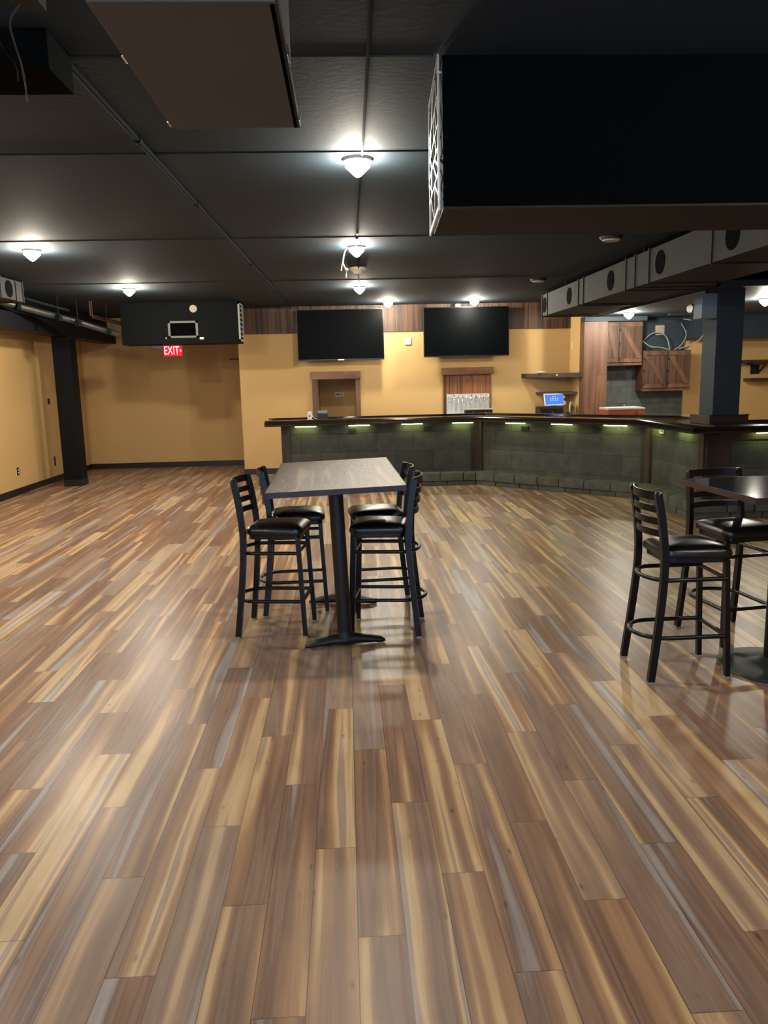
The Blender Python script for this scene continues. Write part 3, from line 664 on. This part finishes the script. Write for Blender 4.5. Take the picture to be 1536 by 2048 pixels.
# right column on the bar, junction box
cx0, cx1, cy0, cy1 = 4.44, 4.77, 9.20, 9.56
column('support_column', 'wide blue-black column rising behind the bar corner at the right', cx0, cx1, cy0, cy1, 0, 2.659, base=False, pm='navy')
t = thing('electrical_box', 'blue-grey metal box mounted high on the left of the right column', 'electrical box', (4.345, 9.30, 2.32))
MB().box(-0.095, 0.09, -0.10, 0.12, 0, 0.285, bev=0.005).build('case', M['greybox'], t)
MB().box(-0.0, 0.02, -0.01, 0.01, 0.285, 0.338).build('conduit', M['galv'], t)
t = thing('round_spotlight', 'chrome-rimmed round fitting beside the blue-grey box', 'spotlight', (4.30, 9.55, 2.46))
MB().cyl((-0.05, -0.02, 0), (0.0, 0.0, 0), 0.05, 0.055, 24).build('rim', M['pipe'], t, True)
MB().box(-0.0, 0.14, 0.0, 0.02, -0.02, 0.02).build('arm', M['black'], t)

# ------------------------------------------------------------------ the bar
PB = [(-1.03, 12.30), (2.13, 12.30), (4.15, 10.34), (4.22, 8.85), (8.6, 8.72)]
def offs(path, d):
    """offset polyline towards the room (right-hand side when walking left to right)"""
    out = []
    n = len(path); V = [Vector(p) for p in path]
    nr = []
    for a, b in zip(V, V[1:]):
        t = (b-a).normalized(); nr.append(Vector((t.y, -t.x)))
    for i in range(n):
        if i == 0: out.append(V[0]+nr[0]*d)
        elif i == n-1: out.append(V[-1]+nr[-1]*d)
        else:
            b = (nr[i-1]+nr[i]).normalized(); out.append(V[i]+b*(d/max(0.35, b.dot(nr[i]))))
    return out
bar = thing('bar_counter', 'long angled bar with glossy dark top, slate tile front and stone kick curb', 'bar', (0, 0, 0))
# counter top: swept profile
PT = [(-1.26, 12.30)]+PB[1:]
prof = [(-0.46, 1.035), (-0.46, 1.062), (0.10, 1.062), (0.13, 1.085), (0.20, 1.092), (0.27, 1.082), (0.325, 1.055), (0.342, 1.025), (0.325, 1.002), (0.25, 1.0), (0.22, 0.985), (0.0, 0.985), (0.0, 1.035)]
def swept(path, prof):
    m = MB(); rings = []
    cols = [offs(path, o) for o, z in prof]
    for i in range(len(path)): rings.append([m.bm.verts.new((cols[j][i].x, cols[j][i].y, prof[j][1])) for j in range(len(prof))])
    k = len(prof)
    for A, B in zip(rings, rings[1:]):
        for j in range(k): m.bm.faces.new((A[j], A[(j+1) % k], B[(j+1) % k], B[j]))
    m.bm.faces.new(rings[0][::-1]); m.bm.faces.new(rings[-1])
    return m
swept(PT, [(-0.46, 1.03), (-0.46, 1.062), (0.10, 1.062), (0.10, 1.03)]).build('counter_top', M['bartop'], bar)
swept(PT, [(0.10, 1.0), (0.10, 1.062), (0.13, 1.084), (0.18, 1.092), (0.23, 1.090), (0.28, 1.078), (0.32, 1.055), (0.342, 1.028), (0.335, 1.008), (0.31, 0.998)]).build('arm_rail', M['bartop'], bar, True)
swept(PT, [(-0.46, 1.062), (-0.46, 1.10), (-0.40, 1.10), (-0.40, 1.062)]).build('back_rail', M['bartop'], bar)
def seg_frame(i):
    a, b = Vector(PB[i]), Vector(PB[i+1]); d = b-a
    return a, b, d.length, atan2(d.y, d.x)
for i in range(4):
    a, b, Ln, ang = seg_frame(i)
    MB().box(0.0, Ln, 0.0, 0.04, 0.0, 1.03).build('tile_front', M['bar_tile'], bar, loc=(a.x, a.y, 0), rotz=ang)
    MB().box(0.06, Ln-0.06, 0.0401, 0.06, 0.0, 1.03).build('back_panel', M['black'], bar, loc=(a.x, a.y, 0), rotz=ang)
def post(i, s, w=0.13, z0=0.0):
    a, b, Ln, ang = seg_frame(i); d = (b-a).normalized(); p = a+d*s
    MB().box(-w/2, w/2, -0.03, 0.05, z0, 1.0, bev=0.004).build('post', M['post_wood'], bar, loc=(p.x, p.y, 0), rotz=ang)
post(0, 0.06); post(0, 3.16-0.07, 0.14); post(1, 0.03, 0.06); post(1, 2.815-0.06, 0.12)
post(2, 0.03, 0.05); post(2, 1.49-0.07, 0.12); post(3, 0.13, 0.27)
MB().box(-1.03, -0.97, 12.345, 12.74, 0, 1.03).build('end_panel', M['post_wood'], bar)
a, b, Ln, ang = seg_frame(3)
MB().box(0.0, Ln, -0.02, 0.0, 0.90, 1.0).build('header_board', M['post_wood'], bar, loc=(a.x, a.y, 0), rotz=ang)
# stone curb: lower course and rounded cap stones, one mesh, following the base
cb = MB(); rnd = random.Random(3)
inner = offs(PB, 0.0); lo = offs(PB, 0.235); cap = offs(PB, 0.265)
for i in range(4):
    for (front, za, zb, ln0, ln1, jit) in ((lo, 0.0, 0.075, 0.30, 0.45, 0.006), (cap, 0.078, 0.20, 0.24, 0.42, 0.010)):
        A0, B0, A1, B1 = inner[i], inner[i+1], front[i], front[i+1]
        Lf = (B1-A1).length; s_ = 0.0
        while s_ < Lf-0.001:
            e_ = min(Lf, s_+rnd.uniform(ln0, ln1))
            if Lf-e_ < 0.15: e_ = Lf
            g_ = 0.005/Lf
            f0, f1 = s_/Lf+g_, e_/Lf-g_
            j_ = rnd.uniform(-jit, jit); nrm = (A1-A0).normalized()
            q = [A0.lerp(B0, f0), A0.lerp(B0, f1), A1.lerp(B1, f1)+nrm*j_, A1.lerp(B1, f0)+nrm*j_]
            vs = [cb.bm.verts.new((p.x, p.y, za)) for p in q]+[cb.bm.verts.new((p.x, p.y, zb+j_*0.4)) for p in q]
            fs = [cb.bm.faces.new([vs[k] for k in f]) for f in ((3, 2, 1, 0), (4, 5, 6, 7), (0, 1, 5, 4), (1, 2, 6, 5), (2, 3, 7, 6), (3, 0, 4, 7))]
            es = [e for e in cb.bm.edges if e.verts[0] in vs[4:] and e.verts[1] in vs[4:] or (e.verts[0] in (vs[2], vs[3], vs[6], vs[7]) and e.verts[1] in (vs[2], vs[3], vs[6], vs[7]))]
            bmesh.ops.bevel(cb.bm, geom=es, offset=0.012, segments=2, profile=0.6, affect='EDGES')
            s_ = e_
cb.build('stone_curb', M['curb'], bar, True)
# collar around the column
t = thing('column_collar', 'raised dark wooden collar around the foot of the right column on the bar', 'collar', (4.60, 9.35, 1.064))
MB().box(-0.25, 0.23, -0.27, -0.23, 0, 0.105, bev=0.005).box(-0.25, -0.21, -0.23, 0.26, 0, 0.105, bev=0.005).box(0.19, 0.23, -0.23, 0.26, 0, 0.105, bev=0.005).build('wall', M['shelf'], t)
MB().box(-0.26, 0.24, -0.28, -0.22, 0.105, 0.115, bev=0.003).build('cap_board', M['bartop'], t)

# LED strips under the bar top
def at_bar(i, s, d):
    a, b, Ln, ang = seg_frame(i); u = (b-a).normalized(); n = Vector((u.y, -u.x)); p = a+u*s+n*d
    return p, ang
strips = [(0, 0.39, 'leftmost yellow-green strip light under the bar top by the end post'),
          (0, 1.23, 'yellow-green strip light under the bar top, above the outlet behind the table'),
          (0, 2.07, 'yellow-green strip light under the bar top below and left of the taps'),
          (0, 2.88, 'yellow-green strip light just left of the centre bar post'),
          (1, 0.71, 'yellow-green strip light just right of the centre bar post'),
          (1, 1.50, 'yellow-green strip light between two outlets on the slanted bar front'),
          (1, 2.33, 'yellow-green strip light next to the post where the bar bends right'),
          (2, 0.22, 'short glowing strip light beside the small outlet on the inner bar side'),
          (2, 0.97, 'glowing strip light by the corner post right of the bend'),
          (3, 0.72, 'green glowing strip light at the right edge of the photo'),
          (3, 1.9, 'green strip light out past the right edge')]
for k, (i, s_, lab) in enumerate(strips):
    p, ang = at_bar(i, s_, 0.075)
    t = thing('strip_light', lab, 'light', (p.x, p.y, 0.972), ang, 'strip lights under the bar top')
    MB().box(-0.17, 0.17, -0.018, 0.018, 0.010, 0.026).build('channel', M['galv'], t)
    MB().box(-0.165, 0.165, -0.013, 0.013, 0.0, 0.010).build('diffuser', M['under'], t)
for i, s_, z, mm, lab in [(0, 1.12, 0.895, 'black', 'black outlet on the bar front behind the middle table'), (0, 2.32, 0.895, 'black', 'black outlet on the bar front left of the centre post'),
                          (1, 0.84, 0.90, 'black', 'black outlet on the slanted bar front, nearer the centre post'), (1, 2.02, 0.905, 'black', 'black outlet on the slanted bar front, nearer the bend'),
                          (2, 0.36, 0.935, 'offwhite', 'pale outlet on the inner bar side near the bend')]:
    p, ang = at_bar(i, s_, 0.0)
    t = thing('bar_outlet', lab, 'power outlet', (p.x, p.y, z), ang, 'outlets on the bar front')
    MB().box(-0.06, 0.06, -0.02, -0.001, -0.035, 0.035, bev=0.003).build('cover_plate', M[mm], t)
    MB().box(-0.035, -0.01, -0.023, -0.019, -0.012, 0.012).box(0.01, 0.035, -0.023, -0.019, -0.012, 0.012).build('socket', M['tvbody'], t)

# things on the bar
t = thing('card_terminal', 'small black card terminal with blue top near the left end of the bar', 'card terminal', (-0.38, 12.60, 1.0625))
MB().box(-0.085, 0.085, -0.07, 0.07, 0, 0.10, bev=0.012).build('body', M['black'], t)
MB().box(-0.08, 0.08, -0.075, 0.06, 0.10, 0.145, bev=0.015).build('blue_cover', M['blueplastic'], t)
MB().box(-0.05, 0.05, -0.076, -0.07, 0.05, 0.065).build('paper_slot', M['tvbody'], t)
t = thing('plug_adapter', 'upright white outlet box on the bar left of the card terminal', 'outlet box', (-0.59, 12.62, 1.0625))
MB().box(-0.035, 0.035, -0.02, 0.02, 0.012, 0.135, bev=0.004).build('case', M['white'], t)
MB().box(-0.05, 0.05, -0.03, 0.03, 0, 0.012, bev=0.003).build('foot', M['offwhite'], t)
MB().box(-0.012, 0.012, -0.023, -0.02, 0.05, 0.075).build('socket', M['black'], t)
MB().tube(smoothpts([(0.036, -0.01, 0.07), (0.06, -0.03, 0.04), (0.09, -0.04, 0.022), (0.122, -0.02, 0.025)], 2), 0.006).build('cord', M['white'], t, True)
t = thing('red_cooler', 'red-brown chest with white lid edge standing behind the bar under the cabinets', 'chest', (4.26, 11.8, 0.0))
MB().box(-0.275, 0.275, -0.2, 0.2, 0, 1.15, bev=0.01).build('body', M['terracotta'], t)
MB().box(-0.285, 0.285, -0.21, 0.21, 1.15, 1.18, bev=0.006).build('lid', M['white'], t)
MB().cyl((0.0, -0.1, 1.18), (0.0, -0.1, 1.22), 0.01, n=10).build('lid_knob', M['chrome'], t)
MB().box(0.17, 0.29, -0.222, -0.2, 1.07, 1.13, bev=0.004).build('latch', M['terracotta'], t)

# ------------------------------------------------------------------ bar stools
def make_stool():
    t = thing('bar_stool', '', 'bar stool')
    met = M['chair_metal']
    # rear legs continue up as back posts
    for s_ in (-1, 1):
        pts = smoothpts([(-0.235, s_*0.205, 0.012), (-0.200, s_*0.197, 0.30), (-0.176, s_*0.190, 0.55), (-0.172, s_*0.186, 0.72), (-0.195, s_*0.180, 0.92), (-0.222, s_*0.176, 1.060)], 2)
        MB().bar(pts, 0.030, 0.038, up=Vector((1, 0, 0))).cyl(pts[-1]-Vector((0.0, 0.0, 0.006)), pts[-1]+Vector((0, 0, 0.010)), 0.019, 0.012, 12).build('rear_leg', met, t, True)
        pf = [(0.215, s_*0.172, 0.012), (0.185, s_*0.160, 0.68)]
        MB().bar(pf, 0.028, 0.028, up=Vector((1, 0, 0))).build('front_leg', met, t)
        for (x, y) in ((-0.235, s_*0.205), (0.215, s_*0.172)):
            MB().box(x-0.016, x+0.016, y-0.016, y+0.016, 0.0, 0.013, bev=0.003).build('foot_cap', M['grille'], t)
    # ladder back: four bowed slats
    for zc, hh in ((1.045, 0.046), (0.972, 0.038), (0.905, 0.038), (0.838, 0.038)):
        xb = -0.172-(zc-0.72)/(1.06-0.72)*0.048
        pts = []
        for k in range(13):
            u = -1+2*k/12.0; pts.append((xb-0.042*(1-u*u), u*0.176, zc))
        MB().bar(pts, 0.008, hh).build('back_slat', met, t, True)
    # seat frame and padded seat
    def outline(e):
        P = [(0.215+e, -0.185-e), (0.215+e, 0.185+e), (-0.165-e, 0.165+e), (-0.165-e, -0.165-e)]
        out = []
        r = 0.06+e*0.5
        for i in range(4):
            p = Vector(P[i]); a = Vector(P[i-1]); b = Vector(P[(i+1) % 4])
            da = (a-p).normalized(); db = (b-p).normalized()
            for k in range(6):
                w = k/5.0; q = (p+da*r)*(1-w)**2+p*2*w*(1-w)+(p+db*r)*w*w; out.append((q.x, q.y))
        return out
    MB().poly(outline(-0.012), 0.668, 0.700).build('seat_frame', met, t)
    m = MB(); rings = []
    for e, z in ((-0.012, 0.700), (0.004, 0.706), (0.008, 0.722), (0.002, 0.742), (-0.018, 0.756), (-0.055, 0.766), (-0.105, 0.772), (-0.150, 0.775)):
        o_ = outline(0.0); c_ = Vector((0.025, 0))
        sc_ = 1+e/0.19
        rings.append([m.bm.verts.new((c_.x+(x-c_.x)*sc_, y*sc_, z-0.010*((x-0.025)/0.19)**2*0.5)) for x, y in o_])
    for A, B in zip(rings, rings[1:]):
        n = len(A)
        for k in range(n): m.bm.faces.new((A[k], A[(k+1) % n], B[(k+1) % n], B[k]))
    m.bm.faces.new(rings[-1]); m.bm.faces.new(rings[0][::-1])
    so = m.build('seat', M['vinyl'], t, True)
    # rings: U-shaped tubes bowed behind the rear legs, straight bar in front
    def ring(z, nm, bow):
        fx = 0.212-(z/0.68)*0.027; rx = -0.19; y = 0.168; pts = [(fx, -y, z), (0.0, -y, z), (-0.12, -y, z)]
        for k in range(1, 12):
            a_ = pi*k/12.0; pts.append((-0.12-(bow)*sin(a_), -y*cos(a_), z))
        pts += [(-0.12, y, z), (0.0, y, z), (fx, y, z)]
        MB().tube(pts, 0.0125, 10).build(nm, met, t, True)
    ring(0.245, 'foot_ring', 0.155); ring(0.575, 'upper_ring', 0.115)
    MB().box(0.192, 0.208, -0.16, 0.16, 0.235, 0.258, bev=0.002).build('front_bar', met, t)
    MB().box(0.178, 0.19, -0.155, 0.155, 0.566, 0.586, bev=0.002).build('upper_front_bar', met, t)
    return t
stools = [
 ((-0.505, 5.17), -8, 'black ladder-back bar stool left of the middle table, nearest the viewer', 'stools around the middle table'),
 ((-0.405, 5.66), 3, 'black ladder-back bar stool left of the middle table, farther from the viewer', 'stools around the middle table'),
 ((0.235, 5.11), 172, 'black ladder-back bar stool right of the middle table, nearest the viewer', 'stools around the middle table'),
 ((0.222, 5.64), 184, 'black ladder-back bar stool right of the middle table, farther from the viewer', 'stools around the middle table'),
 ((1.872, 4.17), 0.5, 'black bar stool seen side-on at the left of the right-hand table', 'stools at the right-hand table'),
 ((2.425, 4.68), -82, 'black bar stool facing the viewer behind the right-hand table', 'stools at the right-hand table')]
S0 = make_stool()
for k, ((x, y), a_, lab, grp) in enumerate(stools):
    o = S0 if k == 0 else copy_tree(S0)
    o.location = (x, y, 0); o.rotation_euler.z = radians(a_); o['label'] = lab; o['group'] = grp

# ------------------------------------------------------------------ middle table
T = thing('high_top_table', 'tall rectangular dark wood table with two black posts in the middle of the room', 'table', (-0.09, 5.30, 0), radians(1.15))
tilt = Matrix.Translation((0, 0, 1.067)) @ Matrix.Rotation(radians(-1.6), 4, 'Y') @ Matrix.Translation((0, 0, -1.067))
MB().box(-0.413, 0.413, -0.825, 0.825, 1.035, 1.067, bev=0.004, mtx=tilt).build('table_top', M['table_wood'], T)
eb = MB()
for q in ((-0.416, 0.416, -0.829, -0.8255), (-0.416, 0.416, 0.8255, 0.829), (-0.4165, -0.4135, -0.829, 0.829), (0.4135, 0.4165, -0.829, 0.829)): eb.box(q[0], q[1], q[2], q[3], 1.033, 1.0672, mtx=tilt)
eb.build('edge_band', M['edge_wood'], T)
for yy, rz in ((-0.52, radians(7)), (0.42, radians(-9))):
    pt = Vector((-0.002, yy, 1.02)); pb = Vector((0.030, yy, 0.05))
    MB().cyl(pb, pt, 0.046, n=28).build('post', M['castiron'], T, True)
    MB().box(-0.11, 0.11, yy-0.11, yy+0.11, 1.018, 1.034, bev=0.003, mtx=tilt).cyl((0, yy, 0.99), (0, yy, 1.018), 0.05, 0.085, 24).build('mount_plate', M['castiron'], T)
    f = MB()
    for sg in (-1, 1):
        prof_ = []
        pts = [(0.0, 0, 0.046), (sg*0.07, 0, 0.044), (sg*0.16, 0, 0.034), (sg*0.235, 0, 0.024), (sg*0.262, 0, 0.015)]
        rad = [(0.062, 0.040), (0.046, 0.034), (0.040, 0.026), (0.036, 0.018), (0.016, 0.009)]
        rr = []
        for (p, (rw_, rh_)) in zip(pts, rad):
            rr.append([f.bm.verts.new((p[0], p[1]+rw_*cos(2*pi*k/14), p[2]+rh_*sin(2*pi*k/14))) for k in range(14)])
        for A, B in zip(rr, rr[1:]):
            for k in range(14): f.bm.faces.new((A[k], A[(k+1) % 14], B[(k+1) % 14], B[k]))
        f.bm.faces.new(rr[-1]); f.bm.faces.new(rr[0][::-1])
    f.cyl((0, 0, 0.04), (0, 0, 0.10), 0.06, 0.047, 24)
    f.build('foot', M['castiron'], T, True, loc=(0.030, yy, 0), rotz=rz)
    for sg in (-1, 1):
        c_, s2 = cos(rz), sin(rz)
        MB().cyl((0.030+sg*0.235*c_, yy+sg*0.235*s2, 0.0), (0.030+sg*0.235*c_, yy+sg*0.235*s2, 0.006), 0.018, n=14).build('glide', M['chrome'], T, True)

# right-hand table
T2 = thing('high_top_table', 'tall square table with glossy dark top and round base at the right edge', 'table', (2.405, 4.12, 0), radians(3.5))
MB().box(-0.39, 0.39, -0.39, 0.39, 1.035, 1.067, bev=0.003).build('table_top', M['laminate'], T2)
eb = MB()
for q in ((-0.393, 0.393, -0.393, -0.3901), (-0.393, 0.393, 0.3901, 0.393), (-0.393, -0.3901, -0.393, 0.393), (0.3901, 0.393, -0.393, 0.393)): eb.box(q[0], q[1], q[2], q[3], 1.034, 1.0672)
eb.build('edge_band', M['edge_wood'], T2)
MB().cyl((0.02, 0.02, 0.03), (0.02, 0.02, 1.02), 0.045, n=28).build('post', M['castiron'], T2, True)
MB().box(-0.10, 0.14, -0.10, 0.14, 1.018, 1.035, bev=0.003).build('mount_plate', M['castiron'], T2)
b_ = MB(); pr_ = [(0.285, 0.0), (0.292, 0.006), (0.285, 0.016), (0.20, 0.030), (0.09, 0.042), (0.055, 0.06)]
rr = [[b_.bm.verts.new((0.02+r*cos(2*pi*k/56), 0.02+r*sin(2*pi*k/56), z)) for k in range(56)] for r, z in pr_]
for A, B in zip(rr, rr[1:]):
    for k in range(56): b_.bm.faces.new((A[k], A[(k+1) % 56], B[(k+1) % 56], B[k]))
b_.bm.faces.new(rr[-1]); b_.bm.faces.new(rr[0][::-1])
b_.build('round_base', M['castgrey'], T2, True)

# glass of the added rear window
MB().box(-4.24, 3.44, -3.10, -3.095, 0.61, 2.29).build('pane', M['glass'], win)
